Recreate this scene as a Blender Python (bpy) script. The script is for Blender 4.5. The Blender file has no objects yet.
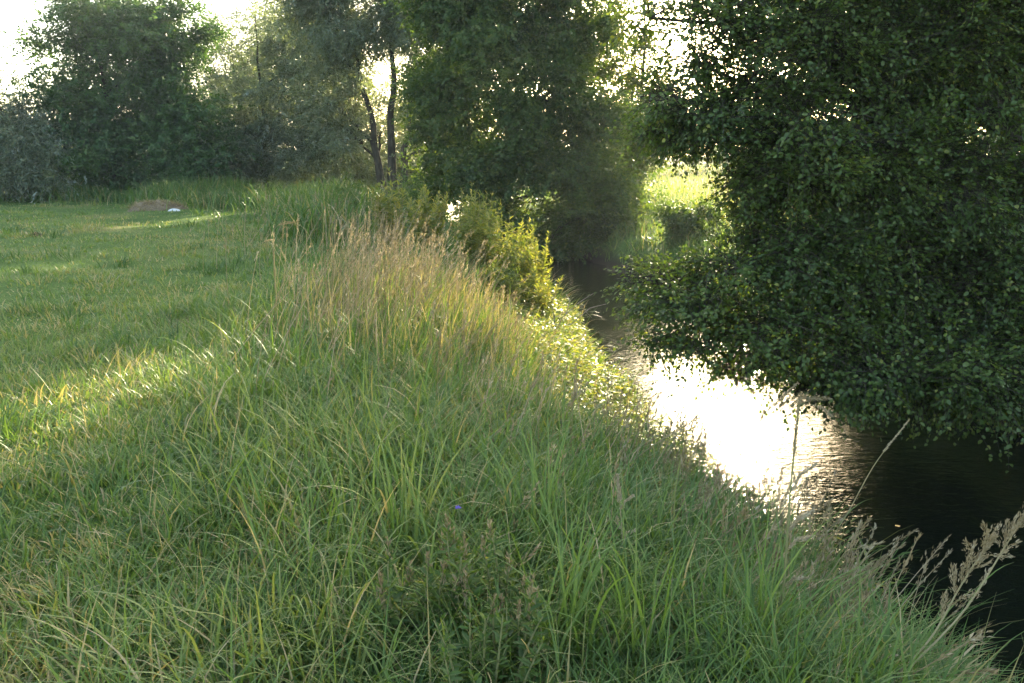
import bpy, math
import numpy as np
from mathutils import Vector

RNG = np.random.default_rng(11)
PI = math.pi
R_ = math.radians
scene = bpy.context.scene
COL = scene.collection

# ------------------------------------------------------------------ camera geometry
F_PX, CX, CY = 796.0, 512.0, 341.5
HORIZON = 158.0
CAM_Z = 1.65
PITCH = math.atan((CY - HORIZON) / F_PX)
FWD = np.array([0, math.cos(PITCH), -math.sin(PITCH)])
UPV = np.array([0, math.sin(PITCH), math.cos(PITCH)])
ORG = np.array([0, 0, CAM_Z])
SUN_AZ, SUN_EL = R_(17), R_(19)
SUN = np.array([math.sin(SUN_AZ) * math.cos(SUN_EL), math.cos(SUN_AZ) * math.cos(SUN_EL), math.sin(SUN_EL)])
WATER = -1.3
HAZE = .0006
DENOISE = True


def ray(px, py):
    return FWD + np.array([1, 0, 0]) * (px - CX) / F_PX + UPV * (CY - py) / F_PX


def at(px, py, y):
    r = ray(px, py)
    return ORG + r * (y / r[1])


def on_plane(px, py, z):
    r = ray(px, py)
    return ORG + r * ((z - CAM_Z) / r[2])


# ------------------------------------------------------------------ noise and terrain
def vnoise(x, y, s, seed):
    x = np.asarray(x, float) / s + 1000.0
    y = np.asarray(y, float) / s + 1000.0
    xi, yi = np.floor(x), np.floor(y)
    fx, fy = x - xi, y - yi
    fx, fy = fx * fx * (3 - 2 * fx), fy * fy * (3 - 2 * fy)

    def h(a, b):
        v = np.sin(a * 127.1 + b * 311.7 + seed * 74.7) * 43758.5453
        return v - np.floor(v)
    return (h(xi, yi) * (1 - fx) + h(xi + 1, yi) * fx) * (1 - fy) + (h(xi, yi + 1) * (1 - fx) + h(xi + 1, yi + 1) * fx) * fy


LY = np.array([-40, -1, 2.5, 4.3, 5.2, 7, 10, 14, 17, 20, 23, 27, 31, 36, 60, 900])
LX = np.array([5.0, 3.5, 2.8, 2.3, 1.95, 1.5, 1.2, .95, .85, 0.75, 0.2, -1.8, -3.0, -3.6, -4.5, -60])
RY = np.array([-40, -1, 3, 6, 8.5, 11, 14, 17, 20, 23, 28, 32, 37, 60, 900])
RX = np.array([9, 7, 6.5, 6.0, 5.4, 4.6, 3.9, 3.4, 3.1, 2.5, 0.3, -0.9, -1.2, -2, -57])


def river_left(y):
    return np.interp(y, LY, LX)


def river_right(y):
    return np.interp(y, RY, RX)


def gz(x, y):
    x = np.asarray(x, float)
    y = np.asarray(y, float)
    wob = 0.5 * (vnoise(x, y, 1.7, 5) - 0.5) + .45 * (vnoise(x, y, .6, 6) - .5)
    dl = river_left(y) - x + wob
    dr = x - river_right(y) + wob
    zl = np.interp(dl, [-3, -1, -.3, 0, .3, .9, 1.6, 2.5, 4], [-2.1, -1.9, -1.6, -1.3, -1.05, -.68, -.27, -.05, 0])
    zr = np.interp(dr, [-3, -1, -.3, 0, .3, .9, 1.8, 3, 10, 40, 300], [-2.1, -1.9, -1.6, -1.3, -.95, -.55, -.2, 0, .1, .9, 3.0])
    z = np.maximum(zl, zr)
    bump = 0.10 * (vnoise(x, y, 2.1, 1) - .5) + 0.05 * (vnoise(x, y, .7, 2) - .5)
    return z + bump * np.clip((z + 1.4) / .8, 0, 1)


# ------------------------------------------------------------------ mesh builder
class MB:
    def __init__(self):
        self.v, self.q, self.t, self.n = [], [], [], 0

    def add(self, v, q, t=None):
        v = np.asarray(v, np.float32).reshape(-1, 3)
        q = np.asarray(q, np.int32).reshape(-1, 4)
        t = np.zeros(len(v), np.float32) if t is None else np.broadcast_to(np.asarray(t, np.float32), (len(v),))
        self.v.append(v)
        self.q.append(q + self.n)
        self.t.append(t)
        self.n += len(v)

    def build(self, name, mat, parent=None, smooth=False, origin=None):
        v = np.concatenate(self.v)
        q = np.concatenate(self.q)
        t = np.concatenate(self.t)
        if parent is not None:
            v = v - np.array(parent.location, np.float32)
        elif origin is not None:
            v = v - np.asarray(origin, np.float32)
        me = bpy.data.meshes.new(name)
        me.vertices.add(len(v))
        me.vertices.foreach_set('co', v.astype(np.float32).ravel())
        me.loops.add(q.size)
        me.loops.foreach_set('vertex_index', q.ravel())
        me.polygons.add(len(q))
        me.polygons.foreach_set('loop_start', np.arange(0, q.size, 4, dtype=np.int32))
        me.polygons.foreach_set('loop_total', np.full(len(q), 4, np.int32))
        if smooth:
            me.polygons.foreach_set('use_smooth', np.ones(len(q), bool))
        a = me.attributes.new('tint', 'FLOAT', 'POINT')
        a.data.foreach_set('value', t.astype(np.float32))
        me.update(calc_edges=True)
        me.materials.append(mat)
        o = bpy.data.objects.new(name, me)
        COL.objects.link(o)
        if parent is not None:
            o.parent = parent
        elif origin is not None:
            o.location = origin
        return o


def thing(name, label, cat, loc, group=None):
    o = bpy.data.objects.new(name, None)
    o.empty_display_size = .2
    COL.objects.link(o)
    o.location = [float(c) for c in loc]
    o['label'], o['category'] = label, cat
    if group:
        o['group'] = group
    return o


def tag(o, label, cat, group=None, kind=None):
    o['label'], o['category'] = label, cat
    if group:
        o['group'] = group
    if kind:
        o['kind'] = kind
    return o


def unit(a):
    return a / np.maximum(np.linalg.norm(a, axis=-1, keepdims=True), 1e-9)


def rnd_dir(n):
    return unit(RNG.normal(size=(n, 3)))


def tube(mb, path, radii, sides=6, t=0.0):
    path = np.asarray(path, float)
    n = len(path)
    radii = np.broadcast_to(np.asarray(radii, float), (n,))
    tan = unit(np.gradient(path, axis=0))
    ref = np.array([0.31, 0.95, 0.05])
    a = unit(np.cross(tan, ref))
    b = np.cross(tan, a)
    ang = np.linspace(0, 2 * PI, sides, endpoint=False)
    ring = a[:, None] * np.cos(ang)[None, :, None] + b[:, None] * np.sin(ang)[None, :, None]
    v = path[:, None] + ring * radii[:, None, None]
    i = np.arange(n - 1)[:, None] * sides
    j = np.arange(sides)[None]
    k = (j + 1) % sides
    q = np.stack([i + j, i + k, i + sides + k, i + sides + j], -1)
    mb.add(v.reshape(-1, 3), q.reshape(-1, 4), t)


def bez(p0, p1, p2, n):
    t = np.linspace(0, 1, n)[:, None]
    return (1 - t) ** 2 * np.asarray(p0) + 2 * t * (1 - t) * np.asarray(p1) + t * t * np.asarray(p2)


def prisms(mb, P0, P1, r0, r1, t=0.0):
    n = len(P0)
    d = unit(P1 - P0)
    a = unit(np.cross(d, np.array([.3, .2, .9]) + 0 * d))
    b = np.cross(d, a)
    v = []
    for P, r in ((P0, r0), (P1, r1)):
        for k in range(3):
            an = k * 2 * PI / 3
            v.append(P + (a * math.cos(an) + b * math.sin(an)) * r)
    v = np.stack(v, 1)
    q = np.array([[0, 1, 4, 3], [1, 2, 5, 4], [2, 0, 3, 5]])
    mb.add(v.reshape(-1, 3), (np.arange(n)[:, None, None] * 6 + q).reshape(-1, 4), np.repeat(np.broadcast_to(t, (n,)), 6))


def leaves(mb, P, D, N, L, W, t, fold=.18, fine=True):
    n = len(P)
    D = unit(D)
    S = unit(np.cross(D, N))
    N = np.cross(S, D)
    L = np.broadcast_to(L, (n,))[:, None]
    W = np.broadcast_to(W, (n,))[:, None]
    droop = -N * L * .12
    if fine:
        v = np.stack([P, P + D * L * .28 + S * W * .46 + N * W * fold, P + D * L * .68 + S * W * .42 + N * W * fold + droop * .4,
                      P + D * L + droop, P + D * L * .68 - S * W * .42 + N * W * fold + droop * .4, P + D * L * .28 - S * W * .46 + N * W * fold], 1)
        q = np.array([[0, 1, 2, 3], [0, 3, 4, 5]])
        m = 6
    else:
        v = np.stack([P, P + D * L * .45 + S * W * .5 + N * W * fold, P + D * L + droop, P + D * L * .45 - S * W * .5 + N * W * fold], 1)
        q = np.array([[0, 1, 2, 3]])
        m = 4
    mb.add(v.reshape(-1, 3), (np.arange(n)[:, None, None] * m + q).reshape(-1, 4), np.repeat(np.broadcast_to(t, (n,)), m))


def blades(mb, x, y, L, W, az, lean, curve, t, nseg=4, z=None, sink=.02):
    """Grass blades: root x, y; length, width; lean heading az; start angle and added angle from upright."""
    n = len(x)
    z = gz(x, y) - sink if z is None else z
    h = np.stack([np.cos(az), np.sin(az), 0 * az], 1)
    side_az = az + PI / 2 + RNG.normal(0, .5, n)
    s = np.stack([np.cos(side_az), np.sin(side_az), 0 * az], 1)
    P = np.stack([x, y, z], 1)
    up = np.array([0, 0, 1.0])
    seg = (L / nseg)[:, None]
    prof = [1, .95, .8, .55, .06] if nseg == 4 else list(np.linspace(1, .08, nseg + 1))
    V = []
    for k in range(nseg + 1):
        wk = (W * prof[k] * .5)[:, None]
        V += [P - s * wk, P + s * wk]
        th = (lean + curve * ((k + .5) / nseg) ** 1.3)[:, None]
        P = P + seg * (h * np.sin(th) + up * np.cos(th))
    V = np.stack(V, 1)
    m = 2 * (nseg + 1)
    q = np.array([[2 * k, 2 * k + 1, 2 * k + 3, 2 * k + 2] for k in range(nseg)])
    mb.add(V.reshape(-1, 3), (np.arange(n)[:, None, None] * m + q).reshape(-1, 4), np.repeat(np.clip(t, 0, 1), m))


# ------------------------------------------------------------------ materials
def new_mat(name):
    m = bpy.data.materials.new(name)
    m.use_nodes = True
    nt = m.node_tree
    nt.nodes.clear()
    out = nt.nodes.new('ShaderNodeOutputMaterial')
    return m, nt, out


def ramp(nt, fac, stops):
    r = nt.nodes.new('ShaderNodeValToRGB')
    e = r.color_ramp.elements
    while len(e) < len(stops):
        e.new(.5)
    for el, (p, c) in zip(e, stops):
        el.position = p
        el.color = (*c, 1)
    nt.links.new(fac, r.inputs['Fac'])
    return r.outputs['Color']


def leaf_mat(name, stops, trans=.4, gain=(1.5, 1.45, .8), rough=.5, spec=.35, back=None):
    m, nt, out = new_mat(name)
    a = nt.nodes.new('ShaderNodeAttribute')
    a.attribute_name = 'tint'
    col = ramp(nt, a.outputs['Fac'], stops)
    p = nt.nodes.new('ShaderNodeBsdfPrincipled')
    p.inputs['Roughness'].default_value = rough
    p.inputs['Specular IOR Level'].default_value = spec
    front = col
    if back is not None:                         # paler leaf undersides
        g = nt.nodes.new('ShaderNodeNewGeometry')
        mx = nt.nodes.new('ShaderNodeMix')
        mx.data_type = 'RGBA'
        nt.links.new(g.outputs['Backfacing'], mx.inputs['Factor'])
        nt.links.new(col, mx.inputs['A'])
        mx.inputs['B'].default_value = (*back, 1)
        front = mx.outputs['Result']
    nt.links.new(front, p.inputs['Base Color'])
    tr = nt.nodes.new('ShaderNodeBsdfTranslucent')
    mul = nt.nodes.new('ShaderNodeMix')
    mul.data_type = 'RGBA'
    mul.blend_type = 'MULTIPLY'
    mul.inputs['Factor'].default_value = 1
    nt.links.new(col, mul.inputs['A'])
    mul.inputs['B'].default_value = (*gain, 1)
    nt.links.new(mul.outputs['Result'], tr.inputs['Color'])
    mix = nt.nodes.new('ShaderNodeMixShader')
    mix.inputs['Fac'].default_value = trans
    nt.links.new(p.outputs[0], mix.inputs[1])
    nt.links.new(tr.outputs[0], mix.inputs[2])
    nt.links.new(mix.outputs[0], out.inputs['Surface'])
    return m


def solid_mat(name, stops, scale=8.0, rough=.9, bump=.3, coords='Object', stretch=(1, 1, 1)):
    m, nt, out = new_mat(name)
    tc = nt.nodes.new('ShaderNodeTexCoord')
    mp = nt.nodes.new('ShaderNodeMapping')
    mp.inputs['Scale'].default_value = stretch
    nt.links.new(tc.outputs[coords], mp.inputs['Vector'])
    nz = nt.nodes.new('ShaderNodeTexNoise')
    nz.inputs['Scale'].default_value = scale
    nz.inputs['Detail'].default_value = 6
    nt.links.new(mp.outputs[0], nz.inputs['Vector'])
    col = ramp(nt, nz.outputs['Fac'], stops)
    p = nt.nodes.new('ShaderNodeBsdfPrincipled')
    p.inputs['Roughness'].default_value = rough
    p.inputs['Specular IOR Level'].default_value = .2
    nt.links.new(col, p.inputs['Base Color'])
    b = nt.nodes.new('ShaderNodeBump')
    b.inputs['Strength'].default_value = bump
    b.inputs['Distance'].default_value = .05
    nt.links.new(nz.outputs['Fac'], b.inputs['Height'])
    nt.links.new(b.outputs[0], p.inputs['Normal'])
    nt.links.new(p.outputs[0], out.inputs['Surface'])
    return m


GRASS = [(0, (.036, .084, .022)), (.3, (.072, .14, .034)), (.6, (.12, .195, .046)), (.76, (.18, .225, .06)), (.86, (.24, .215, .09)), (1, (.40, .32, .19))]
M_GRASS = leaf_mat('grass_blade', GRASS, .38, (1.5, 1.4, .7), .42, .34)
M_DRY = leaf_mat('dry_grass', [(0, (.09, .12, .04)), (.3, (.21, .19, .08)), (.65, (.33, .26, .14)), (1, (.46, .37, .25))], .3, (1.2, 1.1, .8), .6, .25)
M_ALDER = leaf_mat('alder_leaf', [(0, (.024, .048, .013)), (.5, (.056, .10, .023)), (.85, (.098, .145, .03)), (1, (.16, .18, .04))], .38, (2.2, 2.0, .7), .45, .4)
M_ALDER_FAR = leaf_mat('alder_leaf_distant', [(0, (.024, .05, .014)), (.5, (.046, .086, .022)), (1, (.10, .135, .034))], .42, (2.2, 1.95, .75), .5, .35)
M_WILLOW = leaf_mat('willow_leaf', [(0, (.06, .09, .05)), (.5, (.115, .15, .09)), (1, (.19, .22, .14))], .38, (1.7, 1.6, .7), .5, .4, back=(.30, .36, .31))
M_BUSH = leaf_mat('bush_leaf', [(0, (.022, .056, .018)), (.5, (.045, .10, .03)), (1, (.085, .15, .045))], .36, (1.8, 1.7, .7), .5, .35, back=(.07, .11, .065))
M_HERB = leaf_mat('herb_leaf', [(0, (.035, .08, .02)), (.4, (.07, .13, .03)), (.7, (.16, .20, .05)), (1, (.33, .30, .11))], .42, (1.7, 1.5, .6), .5, .35)
M_BARK = solid_mat('bark', [(.3, (.02, .017, .013)), (.7, (.07, .06, .045))], 14, .95, .8, 'Object', (1, 1, .25))
M_TWIG = solid_mat('dead_wood', [(.3, (.14, .125, .10)), (.7, (.28, .25, .21))], 30, .9, .3)
M_STEM = leaf_mat('grass_stem', [(0, (.10, .15, .05)), (.5, (.28, .25, .12)), (1, (.42, .34, .21))], .15, (1.2, 1.1, .8), .5, .3)
M_HEAD = leaf_mat('seed_head', [(0, (.18, .14, .075)), (.5, (.32, .255, .15)), (1, (.50, .43, .31))], .3, (1.1, 1.05, .9), .7, .2)
M_PETAL = leaf_mat('violet_petal', [(0, (.16, .12, .45)), (1, (.25, .18, .6))], .4, (1.3, 1.2, 1.3), .6, .2)
M_FLOAT = leaf_mat('fallen_leaf', [(0, (.45, .26, .05)), (1, (.5, .3, .06))], .1, (1, 1, 1), .5, .3)
M_HEAP = solid_mat('hay', [(.3, (.13, .10, .065)), (.7, (.26, .20, .13))], 9, 1, .8)
M_SOIL = solid_mat('soil', [(.3, (.05, .035, .024)), (.7, (.10, .07, .048))], 20, 1, .9)
M_WHITE = solid_mat('white_sheeting', [(.3, (.42, .44, .44)), (.7, (.58, .59, .58))], 12, .5, .4)


def ground_mat():
    m, nt, out = new_mat('meadow_ground')
    tc = nt.nodes.new('ShaderNodeTexCoord')

    def noise(s, d):
        n = nt.nodes.new('ShaderNodeTexNoise')
        n.inputs['Scale'].default_value = s
        n.inputs['Detail'].default_value = d
        nt.links.new(tc.outputs['Object'], n.inputs['Vector'])
        return n.outputs['Fac']
    big = ramp(nt, noise(.45, 5), [(.3, (.05, .10, .025)), (.5, (.08, .135, .035)), (.64, (.12, .15, .05)), (.78, (.20, .17, .08))])
    fine = ramp(nt, noise(38, 6), [(.3, (.45, .45, .4)), (.7, (1.4, 1.35, 1.2))])
    mx = nt.nodes.new('ShaderNodeMix')
    mx.data_type = 'RGBA'
    mx.blend_type = 'MULTIPLY'
    mx.inputs['Factor'].default_value = 1
    nt.links.new(big, mx.inputs['A'])
    nt.links.new(fine, mx.inputs['B'])
    # bare dark mud on the river bed and the lowest strip of the banks
    sp = nt.nodes.new('ShaderNodeSeparateXYZ')
    nt.links.new(tc.outputs['Object'], sp.inputs[0])
    mr = nt.nodes.new('ShaderNodeMapRange')
    mr.inputs['From Min'].default_value = -1.15
    mr.inputs['From Max'].default_value = -.75
    nt.links.new(sp.outputs['Z'], mr.inputs['Value'])
    md = nt.nodes.new('ShaderNodeMix')
    md.data_type = 'RGBA'
    nt.links.new(mr.outputs['Result'], md.inputs['Factor'])
    md.inputs['A'].default_value = (.035, .03, .02, 1)
    nt.links.new(mx.outputs['Result'], md.inputs['B'])
    # the open field beyond the right bank is pale ripe grass
    rg = nt.nodes.new('ShaderNodeMapRange')
    rg.inputs['From Min'].default_value = 6.0
    rg.inputs['From Max'].default_value = 9.0
    nt.links.new(sp.outputs['X'], rg.inputs['Value'])
    rf = nt.nodes.new('ShaderNodeMix')
    rf.data_type = 'RGBA'
    nt.links.new(rg.outputs['Result'], rf.inputs['Factor'])
    nt.links.new(md.outputs['Result'], rf.inputs['A'])
    rf.inputs['B'].default_value = (.16, .135, .06, 1)
    p = nt.nodes.new('ShaderNodeBsdfPrincipled')
    p.inputs['Roughness'].default_value = 1
    p.inputs['Specular IOR Level'].default_value = .1
    nt.links.new(rf.outputs['Result'], p.inputs['Base Color'])
    b = nt.nodes.new('ShaderNodeBump')
    b.inputs['Strength'].default_value = .8
    b.inputs['Distance'].default_value = .06
    nt.links.new(noise(22, 5), b.inputs['Height'])
    nt.links.new(b.outputs[0], p.inputs['Normal'])
    nt.links.new(p.outputs[0], out.inputs['Surface'])
    return m


def water_mat():
    m, nt, out = new_mat('river_water')
    tc = nt.nodes.new('ShaderNodeTexCoord')
    p = nt.nodes.new('ShaderNodeBsdfPrincipled')
    p.inputs['Base Color'].default_value = (.005, .007, .004, 1)
    p.inputs['Roughness'].default_value = .03
    p.inputs['IOR'].default_value = 1.333
    hs = []
    for s, st, d in ((1.6, (1, .55, 1), 2), (7.0, (.8, 1.6, 1), 3), (26.0, (.7, 1.5, 1), 2)):
        mp = nt.nodes.new('ShaderNodeMapping')
        mp.inputs['Scale'].default_value = st
        mp.inputs['Rotation'].default_value = (0, 0, R_(-12))
        nt.links.new(tc.outputs['Object'], mp.inputs['Vector'])
        n = nt.nodes.new('ShaderNodeTexNoise')
        n.inputs['Scale'].default_value = s
        n.inputs['Detail'].default_value = d
        n.inputs['Distortion'].default_value = .6
        nt.links.new(mp.outputs[0], n.inputs['Vector'])
        hs.append(n.outputs['Fac'])
    prev = None
    for h, st, di in zip(hs, (.45, .55, .4), (.04, .014, .005)):
        b = nt.nodes.new('ShaderNodeBump')
        b.inputs['Strength'].default_value = st
        b.inputs['Distance'].default_value = di
        nt.links.new(h, b.inputs['Height'])
        if prev:
            nt.links.new(prev.outputs[0], b.inputs['Normal'])
        prev = b
    nt.links.new(prev.outputs[0], p.inputs['Normal'])
    nt.links.new(p.outputs[0], out.inputs['Surface'])
    return m


# ------------------------------------------------------------------ ground and water
def axis(lo, hi, fine_lo, fine_hi, step, g=1.22):
    c = list(np.arange(fine_lo, fine_hi + 1e-6, step))
    s = step
    while c[-1] < hi:
        s *= g
        c.append(min(c[-1] + s, hi))
    s = step
    while c[0] > lo:
        s *= g
        c.insert(0, max(c[0] - s, lo))
    return np.array(c)


gx = axis(-900, 900, -9, 10, .14)
gy = axis(-200, 1500, -1, 38, .16)
X, Y = np.meshgrid(gx, gy)
Z = gz(X, Y)
nx, ny = len(gx), len(gy)
mb = MB()
i, j = np.meshgrid(np.arange(nx - 1), np.arange(ny - 1))
i0 = (j * nx + i).ravel()
mb.add(np.stack([X.ravel(), Y.ravel(), Z.ravel()], 1), np.stack([i0, i0 + 1, i0 + nx + 1, i0 + nx], 1))
o = mb.build('ground', ground_mat(), smooth=True)
o['kind'] = 'structure'

ys = np.concatenate([np.arange(-30, 45, .5), np.arange(45, 200, 5)])
mb = MB()
xl, xr = river_left(ys) - .8, river_right(ys) + .8
v = np.stack([np.stack([xl, ys, 0 * ys + WATER], 1), np.stack([xr, ys, 0 * ys + WATER], 1)], 1).reshape(-1, 3)
k = np.arange(len(ys) - 1) * 2
mb.add(v, np.stack([k, k + 1, k + 3, k + 2], 1))
o = mb.build('river_water', water_mat())
o['kind'] = 'structure'

# ------------------------------------------------------------------ openings in the crowns that let the low sun through
BEAMS = []


def beam(px, py, y, r):
    BEAMS.append((at(px, py, y), r * .85))


for a in ((480, 235, 14, .5), (510, 245, 13, .6), (535, 285, 12, .6), (520, 320, 11, .6), (565, 345, 11, .6), (590, 375, 9.6, .6), (625, 395, 9, .5),
          (560, 400, 8.6, .5), (430, 330, 8, .35), (640, 300, 11, .7), (690, 290, 9, .6), (700, 410, 8.6, .55), (740, 440, 7.8, .55), (670, 370, 11, .7), (665, 300, 7.2, .5), (700, 300, 7.2, .55), (740, 305, 7, .5), (690, 330, 7.2, .4), (690, 215, 19, 1.0), (720, 240, 17, .9), (680, 250, 17, .7)):
    beam(*a)
for px, py, r in ((15, 408, .5), (70, 396, .5), (130, 386, .5), (190, 376, .42), (230, 366, .25), (30, 445, .42), (110, 428, .38), (170, 415, .25), (15, 480, .25), (300, 385, .18), (430, 380, .2)):
    g = on_plane(px, py, 0)
    BEAMS.append((g, r))


def sun_mask(P, soft=.84):
    keep = np.ones(len(P), bool)
    u = RNG.random(len(P))
    wob = .3 + 1.2 * vnoise(P[:, 0] * 1.7 + P[:, 2], P[:, 1] * .4 + 2.3 * P[:, 2], .45, 9)
    for c, r in BEAMS:
        d = P - c
        s = d @ SUN
        q = np.linalg.norm(d - s[:, None] * SUN, axis=1)
        keep &= ~((s > 2.0) & (q < r * wob) & (u < soft))
    return keep


# ------------------------------------------------------------------ trees
def tree(name, label, cat, base, trunk_r, blobs, mat, leaf, n_leaf, lean=(0, 0), stems=None, group=None, fine=False, twig_len=.55, per=10, tintshift=0,
         clumps=11, spread=.22, bark=M_BARK, wood_twigs=False, limb_lift=.45, droop=.15, sprayflat=.6, beams=True, trunk_top=None, min_deep=0):
    """blobs: (centre xyz, radii xyz, weight)."""
    base = np.array(base, float)
    root = thing(name, label, cat, base, group)
    top = max(b[0][2] + .4 * b[1][2] for b in blobs) if trunk_top is None else trunk_top
    H = top - base[2]
    stem_paths = []
    for (dx, dy, tx, ty, rr, hf) in (stems or [(0, 0, lean[0], lean[1], 1, 1)]):
        n = 14
        tt = np.linspace(0, 1, n)[:, None]
        p0 = base + np.array([dx, dy, -.25])
        p2 = base + np.array([tx, ty, H * hf])
        p1 = (p0 + p2) / 2 + np.array([(dx - tx) * .18, (dy - ty) * .1, 0])
        path = bez(p0, p1, p2, n)
        path[2:-1] += RNG.normal(0, .018 * H ** .5, (n - 3, 3))
        w = MB()
        rad = trunk_r * rr * (1 - .86 * tt[:, 0]) * (1 + .45 * np.exp(-tt[:, 0] * 14))
        tube(w, path, rad, 8)
        stem_paths.append((w, path, rad))
    lf, tw = MB(), MB()
    wsum = sum(b[2] * b[1][0] * b[1][2] for b in blobs)
    for c, r, wgt in blobs:
        c, r = np.array(c, float), np.array(r, float)
        r[1] = max(r[1], min_deep)
        k = int(np.argmin([np.min(np.linalg.norm(p[1][:, :2] - c[:2], axis=1)) for p in stem_paths]))
        w, path, rad = stem_paths[k]
        hd = np.linalg.norm(path[:, :2] - c[:2], axis=1)
        want = c[2] - limb_lift * hd
        idx = int(np.clip(np.argmin(np.abs(path[:, 2] - want)), 2, len(path) - 2))
        p0 = path[idx]
        mid = p0 * .45 + c * .55 + np.array([0, 0, .12 * np.linalg.norm(c - p0)])
        limb = bez(p0, mid, c, 9)
        limb[1:-1] += RNG.normal(0, .05, (7, 3)) * min(1, np.linalg.norm(c - p0))
        r0 = min(rad[idx] * .62, .03 + .02 * np.linalg.norm(c - p0))
        tube(w, limb, np.linspace(r0, .012, 9), 5)
        ncl = max(4, int(clumps * (r[0] * r[2]) ** .5))
        cc = rnd_dir(ncl) * (RNG.random(ncl)[:, None] ** .45) * r * .88 + c
        for q in cc:
            s0 = limb[RNG.integers(3, 9)]
            m2 = (s0 + q) / 2 + RNG.normal(0, .08, 3) + np.array([0, 0, .08])
            tube(w, bez(s0, m2, q, 5), np.linspace(min(.016, r0 * .5), .004, 5), 4)
        ntw = max(6, int(n_leaf * wgt * r[0] * r[2] / wsum / per))
        ci = RNG.integers(0, ncl, ntw)
        csz = (spread * (.6 + .9 * RNG.random(ncl)))[ci]
        B = cc[ci] + RNG.normal(0, 1, (ntw, 3)) * r * csz[:, None] * np.array([1, 1, .75])
        outv = (B - c) / r
        D = unit(outv * .9 + RNG.normal(0, .55, (ntw, 3)) + np.array([0, 0, -droop]))
        tl = twig_len * (.6 + .8 * RNG.random(ntw))
        Nt = unit(np.array([0, 0, 1.0]) * sprayflat + RNG.normal(0, .38, (ntw, 3)) + outv * .35)
        S = unit(np.cross(D, Nt))
        if beams:
            kp = sun_mask(B + D * tl[:, None] * .4)
            B, D, tl, Nt, S = B[kp], D[kp], tl[kp], Nt[kp], S[kp]
        n = len(B)
        if n == 0:
            continue
        tone = np.clip(.45 + tintshift + RNG.normal(0, .13, ncl)[ci[kp] if beams else ci] + RNG.normal(0, .08, n), 0, 1)
        if wood_twigs:
            E = B + D * tl[:, None]
            prisms(tw, B - D * .12, E, .0035, .0012)
        for a in range(per):
            f = (a + .3) / per
            sgn = 1 if a % 2 else -1
            P = B + D * (tl * f)[:, None]
            P = P + np.array([0, 0, -1.0]) * (.10 * tl * f * f)[:, None] + RNG.normal(0, .012, (n, 3))
            ang = (RNG.normal(.95, .25, n) * (1 - .5 * f))[:, None]
            LD = unit(D * np.cos(ang) + S * sgn * np.sin(ang) + RNG.normal(0, .16, (n, 3)) + np.array([0, 0, -.12]))
            LN = unit(Nt + RNG.normal(0, .32, (n, 3)))
            LL = leaf[0] * (.65 + .6 * RNG.random(n)) * (1 - .25 * f)
            leaves(lf, P, LD, LN, LL, LL * leaf[1], np.where(RNG.random(n) < .03, 1, np.clip(tone + RNG.normal(0, .12, n), 0, 1)), fine=fine)  # a few leaves tinted yellow to look backlit
    for w, path, rad in stem_paths:
        w.build('trunk', bark, root, smooth=True)
    cr = lf.build('crown', mat, root)
    if wood_twigs and tw.v:
        tw.build('twigs', bark, root)
    return root


def pb(px, py, y, rx, ry, w=1.0, deep=None):
    """blob from picture measure: centre px at depth y, radii in px"""
    c = at(px, py, y)
    s = y / F_PX
    return (c, (rx * s, (deep if deep else (rx + ry) * .5 * s), ry * s), w)


def gp(px, y):
    """ground point at depth y in the column px"""
    x = (px - CX) / F_PX * y * math.cos(PITCH)
    return np.array([x, y, float(gz(x, y))])


# left bushy tree
tree('broadleaf_tree', 'dense round dark green tree at the far left edge of the meadow', 'tree', gp(112, 35), .17,
     [pb(120, 40, 35, 62, 45), pb(75, 70, 35, 42, 40), pb(165, 62, 35, 42, 40), pb(170, 25, 35.3, 34, 30, .8), pb(110, 105, 34.5, 70, 38), pb(60, 130, 34.5, 40, 35), pb(165, 120, 34.5, 52, 38),
      pb(110, 155, 34, 70, 28, 1.1), pb(115, 180, 33.8, 56, 16, .9), pb(190, 150, 34, 40, 30), pb(100, 8, 35.4, 40, 30, .8), pb(150, 10, 35.4, 30, 28, .7)],
     M_BUSH, (.16, .64), 115000, clumps=9, per=8, group='trees closing the far end of the meadow')
tree('willow_bush', 'grey green willow bush cut by the left edge of the picture', 'bush', gp(8, 32), .1,
     [pb(10, 130, 32, 42, 45), pb(-40, 120, 32, 50, 60), pb(25, 165, 31.5, 50, 28), pb(-30, 170, 31.5, 50, 28)],
     M_WILLOW, (.18, .36), 46000, clumps=9, per=8, group='trees closing the far end of the meadow')
tree('willow_bush', 'pale yellow green treetop showing against the sky between the round tree and the silver willow', 'tree', gp(240, 43), .12,
     [pb(222, 50, 43, 34, 30, .8), pb(262, 38, 43, 34, 30, .8), pb(240, 85, 43, 40, 30), pb(240, 110, 42.5, 50, 40), pb(280, 95, 43, 34, 40)],
     M_WILLOW, (.19, .36), 46000, clumps=12, per=8, tintshift=.25, group='trees closing the far end of the meadow')
tree('willow_bush', 'broad grey green willow bush right of the dark round tree', 'bush', gp(265, 37), .13,
     [pb(235, 130, 37, 45, 42), pb(285, 88, 37, 48, 52), pb(318, 60, 37, 40, 45), pb(298, 32, 37.5, 34, 30, .9), pb(270, 160, 36.5, 60, 28), pb(325, 140, 36.5, 42, 44), pb(215, 165, 36, 40, 24)],
     M_WILLOW, (.18, .36), 90000, clumps=9, per=8, group='trees closing the far end of the meadow')
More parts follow.
